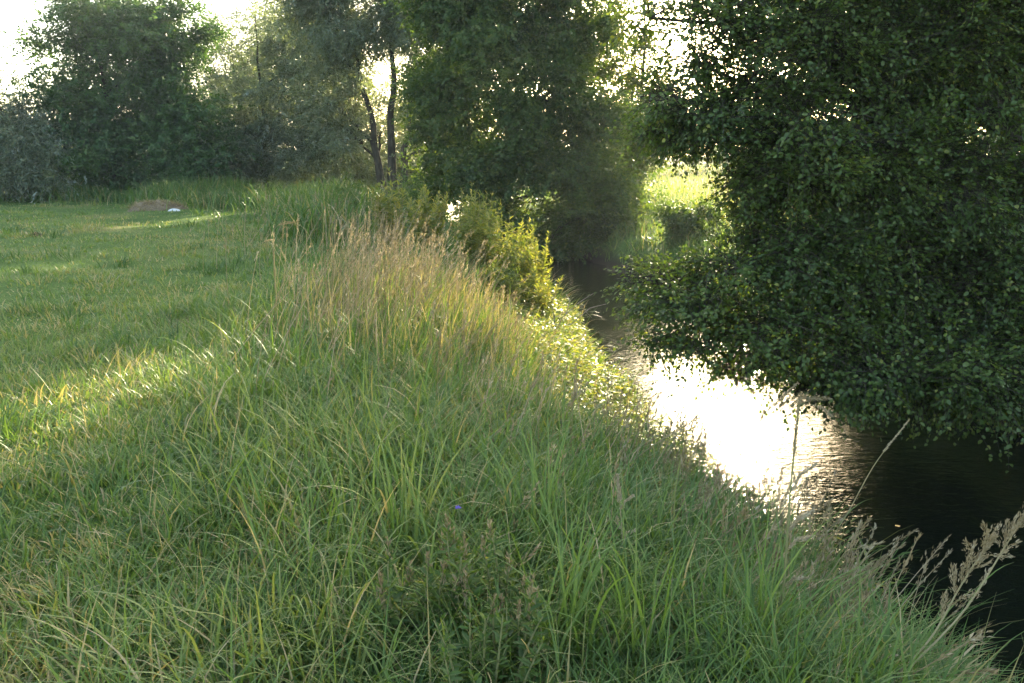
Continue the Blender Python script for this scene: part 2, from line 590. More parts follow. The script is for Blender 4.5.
# silver willow with three dark stems
tree('silver_willow', 'silver leaved willow with three dark bare stems in the middle of the treeline', 'tree', gp(388, 33), .21,
     [pb(325, 25, 33, 40, 40), pb(365, 20, 33, 46, 38), pb(345, 62, 33, 34, 26, .7), pb(405, 10, 33, 40, 32), pb(380, -35, 33, 70, 36), pb(310, -10, 33, 40, 40), pb(425, -20, 33, 40, 34),
      pb(330, 105, 33.5, 30, 24, .5), pb(425, 65, 33, 26, 32, .6), pb(410, 95, 33.5, 18, 22, .35), pb(345, 130, 33.5, 30, 26, .6), pb(355, 85, 34, 20, 24, .4), pb(425, 130, 34, 26, 30, .6), pb(395, 40, 33.5, 24, 20, .4), pb(455, 60, 34, 34, 40, .8), pb(472, 15, 34, 36, 40, .8), pb(455, 125, 34.5, 32, 32, .7), pb(380, 130, 34.5, 30, 24, .25)],  # right-hand blobs behind the central alder, added to block sun streaks on the meadow
     M_WILLOW, (.18, .34), 125000, stems=[(-.12, 0, -1.7, .2, .9, .86), (.15, .1, .35, .1, 1, 1), (.5, -.1, 1.5, .4, .8, .8)], clumps=12, per=8, limb_lift=.7, tintshift=.12,
     group='trees closing the far end of the meadow')
tree('willow_bush', 'sunlit olive willow thicket glowing behind the three dark stems', 'bush', gp(360, 41), .1,
     [pb(330, 140, 41, 42, 40, .9), pb(370, 160, 41, 42, 30, .8), pb(420, 150, 41, 40, 36, .9), pb(345, 178, 40.5, 60, 20), pb(385, 92, 41, 30, 26, .6), pb(430, 175, 40, 50, 22), pb(340, 95, 41, 30, 34, .7), pb(400, 118, 41, 30, 24, .5), pb(435, 95, 41, 30, 34, .7)],
     M_WILLOW, (.19, .36), 52000, clumps=9, per=8, tintshift=.3, group='trees closing the far end of the meadow')
# centre alder at the river bend
tree('alder_tree', 'tall dark alder standing at the river bend in the centre', 'tree', gp(585, 26), .2,
     [pb(470, 30, 25, 52, 42), pb(540, 20, 25, 55, 45), pb(585, 35, 25.5, 32, 34, .7), pb(465, 95, 25, 52, 44), pb(535, 95, 24.6, 55, 46), pb(590, 110, 25, 42, 46, .9),
      pb(480, 160, 24.6, 50, 40), pb(545, 165, 24.2, 55, 42), pb(600, 180, 24.6, 40, 42), pb(500, 215, 24.2, 48, 30), pb(560, 228, 23.6, 52, 30), pb(610, 235, 24, 32, 30),
      pb(500, -45, 25.4, 66, 46), pb(560, -50, 25.4, 42, 44, .7), pb(450, -20, 25.4, 40, 40), pb(440, 195, 26.5, 34, 38, .9), pb(440, 80, 25.6, 24, 44, .8), pb(440, 140, 26, 22, 36, .7),
      pb(615, -75, 26, 46, 44, .8), pb(675, -82, 26.5, 48, 44, .8), pb(735, -90, 27, 50, 46, .8), pb(650, -140, 26.5, 90, 46, .7)],  # crown above the frame, added to keep sun off the foreground grass
     M_ALDER_FAR, (.125, .76), 230000, clumps=10, per=9, lean=(-.5, .2), group='alders along the river')
tree('alder_tree', 'yellow green backlit alder between the central alder and the right hand tree', 'tree', gp(640, 31), .12,
     [pb(632, 110, 31, 30, 30, .7), pb(655, 140, 31, 30, 26, .6), pb(625, 160, 31, 34, 34, .8), pb(622, 205, 30.5, 30, 30, .8), pb(622, 75, 31, 26, 20, .45), pb(650, 95, 31, 24, 20, .5), pb(600, 55, 31, 24, 24, .5), pb(622, 22, 31, 28, 28, .35), pb(652, 48, 31, 24, 24, .35), pb(640, -8, 31, 26, 20, .3)],
     M_ALDER_FAR, (.13, .74), 36000, clumps=8, per=8, tintshift=.3, group='alders along the river')
# right hand alder over the water
tree('alder_tree', 'large near alder hanging over the water on the right', 'tree', (6.6, 8.2, float(gz(6.6, 8.2))), .17,
     [pb(725, 25, 7.6, 70, 48, .6), pb(700, 118, 7.4, 52, 28, .9), pb(800, 45, 7.6, 70, 62, .75), pb(790, 125, 7.2, 62, 50, .7), pb(895, 55, 7.6, 80, 80, 1.2), pb(965, 30, 7.8, 74, 70, 1.1), pb(945, 110, 7.5, 56, 44, 1),
      pb(1060, 40, 8, 80, 80), pb(782, 180, 7, 54, 44), pb(860, 165, 7.2, 80, 66, 1.1), pb(950, 190, 7.2, 74, 60, 1.1), pb(1040, 210, 7.4, 66, 70, 1.1),
      pb(700, 292, 7.2, 56, 28, 1.3), pb(680, 304, 7.2, 26, 22, 1.0), pb(760, 235, 7.2, 34, 40, .8), pb(785, 260, 7, 54, 50), pb(860, 270, 7, 80, 66, 1.2), pb(960, 290, 7, 80, 70, 1.2), pb(1060, 310, 7, 80, 80, 1.2),
      pb(770, 330, 6.8, 62, 36), pb(850, 355, 6.6, 72, 44, 1.2), pb(940, 365, 6.6, 72, 48, 1.2), pb(1030, 370, 6.6, 76, 52, 1.2), pb(660, 338, 7.2, 16, 10, .6), pb(705, 345, 7, 40, 18, 1), pb(748, 372, 6.8, 40, 18, 1), pb(795, 392, 6.7, 34, 14, 1), pb(662, 100, 7.4, 34, 22, .8), pb(745, 80, 7.5, 46, 36, .6), pb(692, 62, 7.5, 28, 30, .5), pb(655, 132, 7.3, 14, 8, .7), pb(650, 18, 7.6, 20, 12, .6), pb(740, 180, 7.2, 22, 20, .7), pb(640, 282, 7.2, 12, 7, .8), pb(720, 262, 7.1, 22, 16, .8), pb(930, 260, 8.6, 55, 60, 1), pb(1000, 250, 8.8, 70, 80, 1), pb(930, 340, 8.4, 50, 40, 1),
      pb(820, -60, 7.8, 110, 60, .8), pb(960, -80, 8, 110, 70), pb(1120, -40, 8.4, 110, 90), pb(1150, 130, 8, 90, 90), pb(1160, 280, 7.6, 80, 90)],
     M_ALDER, (.046, .72), 390000, fine=True, twig_len=.27, per=8, clumps=20, spread=.23, wood_twigs=True, limb_lift=.35, sprayflat=.9, group='alders along the river', trunk_top=4.6, min_deep=.75)
tree('alder_tree', 'dim alder standing behind the right hand tree on the far bank', 'tree', gp(1010, 13), .16,
     [pb(1000, 30, 13, 60, 60), pb(930, 70, 13, 60, 70), pb(880, 120, 13, 40, 60), pb(1060, 110, 13, 44, 60), pb(950, 200, 12.6, 70, 60), pb(1060, 230, 12.6, 70, 70), pb(915, 290, 12.4, 50, 50), pb(990, 310, 12, 80, 60), pb(1090, 330, 12, 80, 70),
      pb(960, -50, 13.4, 100, 70), pb(1100, -20, 13.4, 90, 90), pb(1140, 150, 13, 60, 90), pb(910, 350, 11.6, 50, 40), pb(960, 380, 11, 80, 40), pb(915, 180, 12, 46, 60), pb(912, 250, 11.8, 44, 60), pb(950, 260, 13, 60, 60)],  # left-hand blobs added behind the near alder to darken the river's reflection
     M_ALDER, (.085, .76), 140000, twig_len=.4, per=8, clumps=10, group='alders along the river')

tree('alder_tree', 'added tall distant alder that blocks sky and sun behind the near hanging alder', 'tree', gp(860, 27.5), .2,
     [pb(815, 12, 27, 34, 46, .8), pb(870, 25, 27, 46, 50, .8), pb(790, -100, 27, 46, 46, .8), pb(850, -110, 27, 50, 50, .9), pb(910, -100, 27.5, 50, 60), pb(960, -40, 27.5, 60, 80), pb(820, -165, 27, 80, 40, .8), pb(990, 60, 27.5, 60, 80), pb(900, -30, 28, 30, 40, .6), pb(1060, -20, 28, 60, 90)],  # tree added to darken the water's reflection and stop stray sun glints
     M_ALDER_FAR, (.13, .76), 80000, clumps=10, per=8, group='alders along the river')
# thicket that closes the view low down behind the trees
tk = tree('far_thicket', 'olive thicket filling the gaps behind the trees at the far end', 'thicket', gp(250, 46), .08,
          [pb(px, py, 46 + RNG.normal(0, 1.2), 38, 26) for px, py in ((-60, 160), (0, 150), (60, 160), (120, 165), (175, 150), (230, 158), (285, 162), (335, 150), (385, 165), (440, 150), (490, 160), (20, 180), (100, 182), (200, 180), (300, 180), (410, 182))],
          M_WILLOW, (.22, .42), 60000, clumps=8, per=8, tintshift=.1, twig_len=.7, beams=False)
tk['kind'] = 'stuff'

hd = tree('far_hedgerow', 'hazy distant hedgerow at the far side of the sunny field', 'hedgerow', gp(800, 75), .1,
          [pb(px, py, 75 + RNG.normal(0, 3), 22, 14 + RNG.random() * 8) for px, py in zip(range(600, 1100, 22), RNG.uniform(132, 150, 30))],
          M_ALDER_FAR, (.3, .7), 30000, clumps=3, per=8, twig_len=1.0, beams=False)
hd['kind'] = 'stuff'

# shrub on the far right bank
def shrub(label, px, y, blobs, n, mat, leaf, ts=0, group=None):
    return tree('riverside_shrub', label, 'shrub', gp(px, y), .035, blobs, mat, leaf, n, clumps=10, per=7, tintshift=ts, twig_len=.35, group=group, beams=False)


shrub('small dark rounded shrub on the sunny far bank seen through the gap', 685, 20, [pb(685, 212, 20, 34, 18), pb(668, 228, 20, 22, 14), pb(700, 222, 20, 20, 16)], 5000, M_ALDER_FAR, (.10, .7), 0, 'shrubs on the far bank')

# ------------------------------------------------------------------ grass
def polar(n, r0, r1, a=R_(43)):
    r = r0 * (r1 / r0) ** RNG.random(n)
    th = RNG.uniform(-a, a, n)
    return r * np.sin(th), r * np.cos(th), r


def tufts(ntuft, per, r0, r1, rad):
    x, y, r = polar(ntuft, r0, r1)
    ti = np.repeat(np.arange(ntuft), per)
    gx_, gy_ = RNG.normal(0, 1, (2, ntuft * per))
    s = (rad * (.6 + .5 * r / 8))[ti]
    X_, Y_ = x[ti] + gx_ * s, y[ti] + gy_ * s
    az = np.arctan2(gy_, gx_) + RNG.normal(0, .7, ntuft * per)
    return X_, Y_, np.hypot(X_, Y_), az, ti, RNG.random(ntuft)


def dl_of(x, y):
    return river_left(y) - x


def dr_of(x, y):
    return x - river_right(y)


def straw(x, y):
    """dry patches of the meadow (mown strips, worn ground)"""
    s = np.clip((vnoise(x, y, 1.6, 31) * .6 + vnoise(x, y, .5, 32) * .4 - np.where(y > 6, .53, .6)) * 5, 0, 1)
    for px, py, r in ((10, 460, .6), (40, 320, .8), (240, 245, 1.2), (190, 290, .7), (130, 265, .8), (90, 395, .5)):
        g = on_plane(px, py, 0)
        s = np.maximum(s, .9 * np.exp(-((x - g[0]) ** 2 + (y - g[1]) ** 2) / (r * r)))
    return s


g = MB()
x, y, r, az, ti, tr = tufts(24000, 13, 1.3, 62, .055)
dl = dl_of(x, y)
ok = (dl > 1.9) & (RNG.random(len(x)) < np.interp(r, [2, 5, 8], [.6, .7, 1]))
x, y, r, az, dl, tt = x[ok], y[ok], r[ok], az[ok], dl[ok], tr[ti][ok]
n = len(x)
st = straw(x, y)
Lm = np.interp(dl, [1.8, 2.6, 3.6, 5, 8], [.32, .26, .20, .13, .10])
Lm = np.where(y > 9, np.minimum(Lm, np.interp(dl, [1.8, 3, 6], [.4, .2, .12])), Lm)
L = Lm * (.55 + .75 * RNG.random(n)) * (.7 + .6 * tt) * (1 - .35 * st) * (.45 + .75 * vnoise(x, y, 1.1, 12) + .5 * vnoise(x, y, .45, 13))
W = (.0042 + .0007 * r) * np.interp(r, [2, 5, 8], [1.4, 1.25, 1]) * (.6 + .7 * RNG.random(n))
t = .13 + .24 * np.clip((dl - 2.5) / 3, 0, 1) + .36 * vnoise(x, y, 1.9, 21) + .24 * vnoise(x, y, .6, 22) - .06 + RNG.normal(0, .12, n) + .12 * (tt - .5)
dry = RNG.random(n) < (.03 + np.where(y > 6, .6, .45) * st)
t = np.where(dry, RNG.uniform(.76, 1, n), t)
blades(g, x, y, L, W, az, RNG.normal(.25, .2, n), RNG.uniform(.5, 1.7, n), t)
nt_ = 420
tx, ty, r0 = polar(nt_, 3.5, 30)
ok = dl_of(tx, ty) > 3.2
tx, ty = tx[ok], ty[ok]
ti = np.repeat(np.arange(len(tx)), 42)
q, w_ = RNG.normal(0, 1, (2, len(ti)))
sz = (.07 + .06 * RNG.random(len(tx)))[ti] * (1 + .03 * ty[ti])
x, y = tx[ti] + q * sz, ty[ti] + w_ * sz
n = len(x)
tone_ = RNG.uniform(.05, .5, len(tx))[ti]
drytuft = (RNG.random(len(tx)) < .22)[ti]
blades(g, x, y, (.14 + .14 * RNG.random(len(tx)))[ti] * (.6 + .6 * RNG.random(n)), (.0045 + .0007 * np.hypot(x, y)) * (.7 + .6 * RNG.random(n)), np.arctan2(w_, q) + RNG.normal(0, .5, n), RNG.normal(.3, .2, n), RNG.uniform(.5, 1.6, n),
       np.where(drytuft, RNG.uniform(.74, .95, n), tone_ + RNG.normal(0, .1, n)))
tag(g.build('meadow_grass', M_GRASS), 'short green meadow grass with dry patches', 'grass', kind='stuff')

# taller grass on the bank
g = MB()
x, y, r, az, ti, tr = tufts(15000, 11, 1.3, 34, .07)
dl = dl_of(x, y)
ok = (dl > -.05) & (dl < 3.0) & (RNG.random(len(x)) < np.interp(r, [2, 5, 8], [.5, .65, 1]))
x, y, r, az, dl, tt = x[ok], y[ok], r[ok], az[ok], dl[ok], tr[ti][ok]
n = len(x)
L = np.interp(dl, [0, .4, 1.2, 2, 3], [.30, .42, .5, .46, .3]) * (.4 + .9 * RNG.random(n)) * (.55 + .8 * tt) * (.65 + .7 * vnoise(x, y, .7, 26))
L = L * np.interp(r, [1.3, 3, 5, 7, 12], [.52, .66, .68, .62, .7])
W = (.0062 + .0007 * r) * np.interp(r, [2, 5, 8], [1.45, 1.25, 1]) * (.45 + .9 * RNG.random(n))
t = .06 + .5 * vnoise(x, y, 1.2, 25) + RNG.normal(0, .12, n) + .3 * (tt - .5)
t = np.where(RNG.random(n) < .10, RNG.uniform(.75, 1, n), t)
az = az * .6 + .4 * RNG.normal(0.1, .8, n)
blades(g, x, y, L, W, az, RNG.normal(.2, .2, n), RNG.uniform(.5, 1.9, n), t)
yf = RNG.uniform(1.5, 16, 2200)
cl = vnoise(yf, yf * 0, .35, 71)
yf = yf[cl > .42]
xf = river_left(yf) - RNG.normal(.12, .16, len(yf))
n = len(xf)
blades(g, xf, yf, RNG.uniform(.3, .75, n), RNG.uniform(.006, .012, n) + .0006 * yf, RNG.normal(.1, .9, n), RNG.normal(.35, .2, n), RNG.uniform(.5, 1.7, n),
       np.where(RNG.random(n) < .25, RNG.uniform(.75, 1, n), RNG.uniform(.05, .6, n)), nseg=6)
nb = 9000
x, y, r = polar(nb, 1.6, 9, R_(40))
ok = (dl_of(x, y) > .1) & (dl_of(x, y) < 4.2) & (vnoise(x, y, .45, 61) > .38)
x, y, r = x[ok], y[ok], r[ok]
n = len(x)
t = np.clip(.28 + .5 * vnoise(x, y, .8, 62) + RNG.normal(0, .1, n), 0, .78)
t = np.where(RNG.random(n) < .08, RNG.uniform(.85, 1, n), t)
blades(g, x, y, RNG.uniform(.28, .62, n) * np.interp(r, [1.6, 3], [.75, 1]), RNG.uniform(.007, .018, n) * np.interp(r, [2, 9], [.9, 1.25]), RNG.uniform(0, 6.28, n), RNG.normal(.25, .2, n), RNG.uniform(.4, 2.0, n), t, nseg=6)
# straw stems lying among the green
nb = 1500
x, y, r = polar(nb, 1.6, 10, R_(40))
ok = dl_of(x, y) > .1
x, y, r = x[ok], y[ok], r[ok]
n = len(x)
blades(g, x, y, RNG.uniform(.2, .6, n), .0022 + .0005 * r, RNG.uniform(0, 6.28, n), RNG.uniform(.2, 1.1, n), RNG.uniform(0, .7, n), RNG.uniform(.85, 1, n), nseg=3)
# right bank
x, y, r, az, ti, tr = tufts(9000, 9, 5, 45, .09)
dr = dr_of(x, y)
ok = (dr > 0) & (dr < 6)
x, y, r, az = x[ok], y[ok], r[ok], az[ok]
n = len(x)
L = .5 * (.5 + .8 * RNG.random(n)) * np.interp(dr[ok], [0, 1, 6], [1, 1, .7])
t = np.where(RNG.random(n) < .2, RNG.uniform(.72, .95, n), .2 + .4 * vnoise(x, y, 1.7, 27) + RNG.normal(0, .12, n))
blades(g, x, y, L, (.005 + .0007 * r) * (.7 + .6 * RNG.random(n)), az, RNG.normal(.2, .2, n), RNG.uniform(.4, 1.6, n), t)
tag(g.build('bank_grass', M_GRASS), 'long green grass covering both river banks', 'grass', kind='stuff')

# ripe field beyond the right bank
g = MB()
th = RNG.uniform(R_(3), R_(50), 40000)
rr = 14 * (120 / 14) ** RNG.random(40000)
x, y = rr * np.sin(th), rr * np.cos(th)
ok = dr_of(x, y) > 4
x, y, rr = x[ok], y[ok], rr[ok]
n = len(x)
t = np.where(RNG.random(n) < .6, RNG.uniform(.7, .88, n), RNG.uniform(.1, .5, n))
blades(g, x, y, .45 * (.5 + .8 * RNG.random(n)), .004 + .0009 * rr, RNG.uniform(0, 6.28, n), RNG.normal(.2, .2, n), RNG.uniform(.3, 1.4, n), t, nseg=3)
tag(g.build('field_grass', M_GRASS), 'pale ripe grass of the sunny field beyond the river', 'grass', kind='stuff')

# tall weeds along the foot of the trees
g = MB()
xs, ys_ = [], []
for px, y, sx, sy, m in ((235, 30, 1.5, 1.0, 2400), (285, 28, 1.6, 1.2, 2600), (330, 24, 1.0, 1.2, 2000), (130, 32, 3.2, .5, 2600), (200, 31.5, 2.5, .6, 2000), (345, 19, .7, 1.4, 1800), (40, 32.5, 2.5, .5, 1500), (300, 31, 3, .7, 1600)):
    c = gp(px, y)
    xs.append(c[0] + RNG.normal(0, sx, m))
    ys_.append(y + RNG.normal(0, sy, m))
x, y = np.concatenate(xs), np.concatenate(ys_)
n = len(x)
t = .2 + .3 * vnoise(x, y, 2, 28) + RNG.normal(0, .14, n)
t = np.where(RNG.random(n) < .12, RNG.uniform(.75, 1, n), t)
blades(g, x, y, (.45 + .7 * vnoise(x, y, 2.2, 29)) * (.6 + .6 * RNG.random(n)), .03 * (.6 + .8 * RNG.random(n)), RNG.uniform(0, 6.28, n), RNG.normal(.2, .2, n), RNG.uniform(.4, 1.6, n), t)
tag(g.build('tall_weeds', M_GRASS), 'tall green weeds along the foot of the trees', 'weeds', kind='stuff')

# dry seeding grass standing on the bank crest
st_, hd_ = MB(), MB()


def panicle(mb, tip, dirv, length, n, spread, size, t0, up=.5):
    """n spikelets placed along the top of a stem"""
    f = RNG.random(n)
    ax = unit(np.asarray(dirv, float))
    P = tip - ax * (length * (1 - f))[:, None] + rnd_dir(n) * (spread * (1.05 - f))[:, None] * RNG.random(n)[:, None]
    D = unit(ax * (1 + up) + RNG.normal(0, .38, (n, 3)))
    L = size * (.7 + .8 * RNG.random(n))
    leaves(mb, P, D, rnd_dir(n), L, L * .24, np.clip(t0 + RNG.normal(0, .18, n), 0, 1), fine=False)


def dry_patch(px, y, sx, sy, m, h0, h1, dens=15):
    c = gp(px, y)
    for _ in range(m):
        bx, by = c[0] + RNG.normal(0, sx), c[1] + RNG.normal(0, sy)
        b = np.array([bx, by, float(gz(bx, by)) - .02])
        h = (h0 * .75 + (h1 * 1.06 - h0 * .75) * RNG.random() ** .8)
        a = RNG.normal(.2, .9)
        ln = min(abs(RNG.normal(0, .42)), 1.0)
        tip = b + np.array([math.cos(a) * h * ln, math.sin(a) * h * ln, h * (1 - .3 * ln)])
        mid = (b + tip) / 2 + np.array([-.03, 0, h * .08]) * RNG.random()
        path = bez(b, mid, tip, 5)
        tone = RNG.uniform(.3, .95)
        tube(st_, path, np.linspace(.0028, .0012, 5) * (1 + y * .05), 3, tone)
        d = unit(path[-1] - path[-2])
        panicle(hd_, tip + d * .02, d, RNG.uniform(.1, .2), dens, RNG.uniform(.015, .045), .022 * (1 + y * .03), RNG.uniform(.2, .75))


dry_patch(345, 8.2, .35, 1.2, 140, .6, 1.12)
dry_patch(375, 9.0, .5, 1.3, 160, .55, 1.05)
dry_patch(415, 9.2, .35, 1.0, 150, .5, .9)
dry_patch(450, 8.6, .45, 1.4, 100, .4, .68)
dry_patch(420, 6.6, .55, 1.0, 80, .4, .75)
dry_patch(490, 8.4, .3, .8, 90, .35, .6)
dry_patch(360, 14, .6, 2.0, 110, .6, 1.0)
dry_patch(300, 18, .8, 2.5, 90, .6, .95)
dry_patch(560, 5.5, .5, .8, 45, .4, .65)
dry_patch(715, 4.6, .45, .6, 120, .35, .62, 22)
dry_patch(800, 3.3, .3, .4, 60, .4, .75, 26)
dry_patch(880, 2.9, .2, .25, 30, .35, .65, 26)
dry_patch(640, 4.0, .6, .8, 40, .4, .6, 16)
dry_patch(660, 6.2, .35, .8, 40, .4, .7)
o = st_.build('dry_grass_stems', M_DRY)
tag(o, 'straw coloured seeding grass standing on the bank crest', 'dry grass', kind='stuff')
h = hd_.build('seed_heads', M_HEAD)
h.parent = o
h['kind'] = 'stuff'

# long green and straw leaves within that stand
g = MB()
x = np.concatenate([gp(px, y)[0] + RNG.normal(0, .5, m) for px, y, m in ((360, 8.2, 450), (395, 9.5, 800), (440, 9, 800), (440, 7, 800), (500, 8, 550))])
y = np.concatenate([y + RNG.normal(0, .8, m) for px, y, m in ((360, 8.2, 450), (395, 9.5, 800), (440, 9, 800), (440, 7, 800), (500, 8, 550))])
n = len(x)
t = np.where(RNG.random(n) < .55, RNG.uniform(.78, 1, n), RNG.uniform(.15, .6, n))
blades(g, x, y, RNG.uniform(.25, .75, n), RNG.uniform(.006, .012, n), RNG.normal(.2, 1.2, n), RNG.normal(.2, .25, n), RNG.uniform(.1, 1.3, n), t)
tag(g.build('long_bank_leaves', M_GRASS), 'tall half dry grass leaves among the seeding stems', 'grass', kind='stuff')

# low leafy plants along the sunlit water edge
g = MB()
m = 2600
yy = 3.6 + 9.6 * RNG.random(m) ** .6
xx = river_left(yy) - RNG.uniform(-.1, 1.1, m)
dens = vnoise(xx, yy, .6, 41) > .3
xx, yy = xx[dens], yy[dens]
m = len(xx)
hh = RNG.uniform(.2, .5, m)
for k in range(11):
    f = (k + 1) / 11
    zz = gz(xx, yy) + hh * f
    a = RNG.uniform(0, 6.28, m)
    P = np.stack([xx + .03 * np.cos(a), yy + .03 * np.sin(a), zz], 1)
    D = np.stack([np.cos(a), np.sin(a), RNG.normal(.35, .35, m)], 1)
    leaves(g, P, D, np.array([0, 0, 1.0]) + RNG.normal(0, .4, (m, 3)), RNG.uniform(.05, .11, m), RNG.uniform(.014, .026, m), np.clip(RNG.normal(.62, .2, m), 0, 1), fine=False)
tag(g.build('waterside_plants', M_HERB), 'low yellow green leafy plants along the sunlit water edge', 'plants', kind='stuff')

# ------------------------------------------------------------------ leafy plants, one thing each
def herb(name, label, cat, px, y, top_py, nstem, spread, leafL, leafW, tone, group=None, flower=None, base=None, mat=M_HERB, nleaf=34):
    b = gp(px, y) if base is None else np.array([base[0], base[1], float(gz(base[0], base[1]))])
    top = at(px, top_py, y)
    H = top[2] - b[2]
    root = thing(name, label, cat, b, group)
    st, lf, fl = MB(), MB(), MB()
    for s in range(nstem):
        a = RNG.uniform(0, 6.28)
        q = spread * math.sqrt(RNG.random())
        p0 = b + np.array([math.cos(a) * q * .35, math.sin(a) * q * .35, -.05])
        hs = H * RNG.uniform(.72, 1.0) * (1 - .35 * q / max(spread, 1e-3) * RNG.random()) if s else H
        p2 = b + np.array([math.cos(a) * q, math.sin(a) * q, hs])
        if s == 0:
            p2 = top.copy()
        path = bez(p0, (p0 + p2) / 2 + RNG.normal(0, .03, 3), p2, 8)
        tube(st, path, np.linspace(.007, .002, 8), 4, .3)
        m = nleaf
        f = np.sort(RNG.uniform(.12, 1, m))
        P = np.stack([np.interp(f * 7, np.arange(8), path[:, c]) for c in range(3)], 1)
        la = np.arange(m) * 2.4 + RNG.normal(0, .4, m)
        el = np.interp(f, [0, .8, 1], [.15, .55, 1.1]) + RNG.normal(0, .2, m)
        D = np.stack([np.cos(la) * np.cos(el), np.sin(la) * np.cos(el), np.sin(el)], 1)
        N = np.stack([-np.cos(la) * np.sin(el), -np.sin(la) * np.sin(el), np.cos(el)], 1)
        LL = leafL * np.interp(f, [0, .3, .75, 1], [.7, 1, .9, .45]) * (.7 + .5 * RNG.random(m))
        leaves(lf, P, D, N + RNG.normal(0, .25, (m, 3)), LL, LL * leafW, np.clip(tone + RNG.normal(0, .13, m), 0, 1), fine=True)
        if flower:
            fl = MB()
            panicle(fl, path[-1] + np.array([0, 0, .02]), (0, 0, 1), .07, 32, .022, .018, flower[1], up=.1)
            fl.build(flower[0], M_HEAD, root)
    st.build('stem', M_STEM, root)
    lf.build('foliage', mat, root)
    return root


G1 = 'tall leafy plants on the bank crest'
herb('leafy_plant', 'bright green upright leafy plant, the left one of the pair above the dry grass', 'plant', 388, 15, 166, 24, .38, .16, .28, .75, G1)
herb('leafy_plant', 'broader green leafy plant, the right one of the pair above the dry grass', 'plant', 424, 14.5, 178, 28, .48, .16, .28, .78, G1)
herb('leafy_plant', 'bluish green bush of leafy stems in front of the three dark trunks', 'plant', 402, 20, 168, 26, .6, .16, .26, .35, G1)
herb('leafy_plant', 'dull green leafy plant left of the pair above the dry grass', 'plant', 350, 19, 170, 26, .6, .16, .26, .4, G1)
herb('leafy_plant', 'green leafy plant rising behind the tops of the golden shrubs', 'plant', 472, 15.5, 184, 26, .40, .16, .28, .7, G1)
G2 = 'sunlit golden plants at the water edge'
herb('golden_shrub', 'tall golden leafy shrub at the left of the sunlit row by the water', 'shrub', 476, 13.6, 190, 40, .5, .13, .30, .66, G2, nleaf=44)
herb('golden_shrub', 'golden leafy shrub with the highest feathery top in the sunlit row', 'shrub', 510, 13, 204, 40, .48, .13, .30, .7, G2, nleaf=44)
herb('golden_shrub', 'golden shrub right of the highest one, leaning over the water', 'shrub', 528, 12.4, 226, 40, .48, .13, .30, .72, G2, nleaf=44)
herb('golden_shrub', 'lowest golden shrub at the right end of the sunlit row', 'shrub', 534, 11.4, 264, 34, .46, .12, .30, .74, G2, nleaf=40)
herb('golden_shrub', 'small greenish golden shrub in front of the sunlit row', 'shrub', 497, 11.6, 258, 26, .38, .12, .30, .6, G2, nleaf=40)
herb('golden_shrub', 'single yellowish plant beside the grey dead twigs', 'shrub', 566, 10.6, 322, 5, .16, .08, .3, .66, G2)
G3 = 'faded weeds in the foreground grass'
herb('weed_plant', 'faded weed with brown clusters at the left of the foreground weeds', 'weed', 388, 2.4, 545, 6, .12, .07, .32, .35, G3, flower=('flower_cluster', .25))
herb('weed_plant', 'weed with greenish withered clusters just below the violet flower', 'weed', 446, 2.5, 522, 9, .17, .07, .32, .4, G3, flower=('flower_cluster', .35))
herb('weed_plant', 'leafy weed with pale tips right of the violet flower', 'weed', 490, 2.5, 528, 9, .17, .07, .32, .38, G3, flower=('flower_cluster', .4))
herb('weed_plant', 'lower bushy weed at the right of the foreground weeds', 'weed', 532, 2.25, 582, 6, .15, .07, .32, .36, G3, flower=('flower_cluster', .3))
herb('weed_plant', 'low dark green weed at the bottom middle of the foreground weeds', 'weed', 470, 2.1, 600, 16, .22, .05, .34, .3, G3, nleaf=50)

# violet flower
b = gp(458, 2.62)
tp = at(458, 508, 2.62)
root = thing('violet_flower', 'single small violet flower above the foreground weeds', 'flower', b)
m1, m2 = MB(), MB()
tube(m1, bez(b, (b + tp) / 2 + np.array([.02, 0, .03]), tp, 7), np.linspace(.003, .0015, 7), 5, .1)
a = np.arange(9) * 2 * PI / 9
D = np.stack([np.cos(a), np.sin(a), .5 + 0 * a], 1)
leaves(m2, np.repeat(tp[None], 9, 0), D + RNG.normal(0, .25, D.shape), np.array([0, 0, 1.0]) + RNG.normal(0, .3, D.shape), .013, .007, .3)
m1.build('stem', M_STEM, root)
m2.build('petals', M_PETAL, root)


# ------------------------------------------------------------------ broad-leaved grass tufts, one thing each
def tuft(label, px, y, n, lo, hi, w, heading, tone, group='broad bladed grass tufts in the foreground'):
    b = gp(px, y)
    g = MB()
    x = b[0] + RNG.normal(0, .05, n)
    yv = b[1] + RNG.normal(0, .05, n)
    blades(g, x, yv, RNG.uniform(lo, hi, n), w * RNG.uniform(.7, 1.2, n), RNG.normal(heading, 1.2, n), RNG.normal(.15, .12, n), RNG.uniform(.3, 1.6, n),
           np.clip(RNG.normal(tone, .08, n), 0, .78), nseg=8)
    o = g.build('grass_tuft', M_GRASS, origin=b)
    tag(o, label, 'grass tuft', group)
    return o


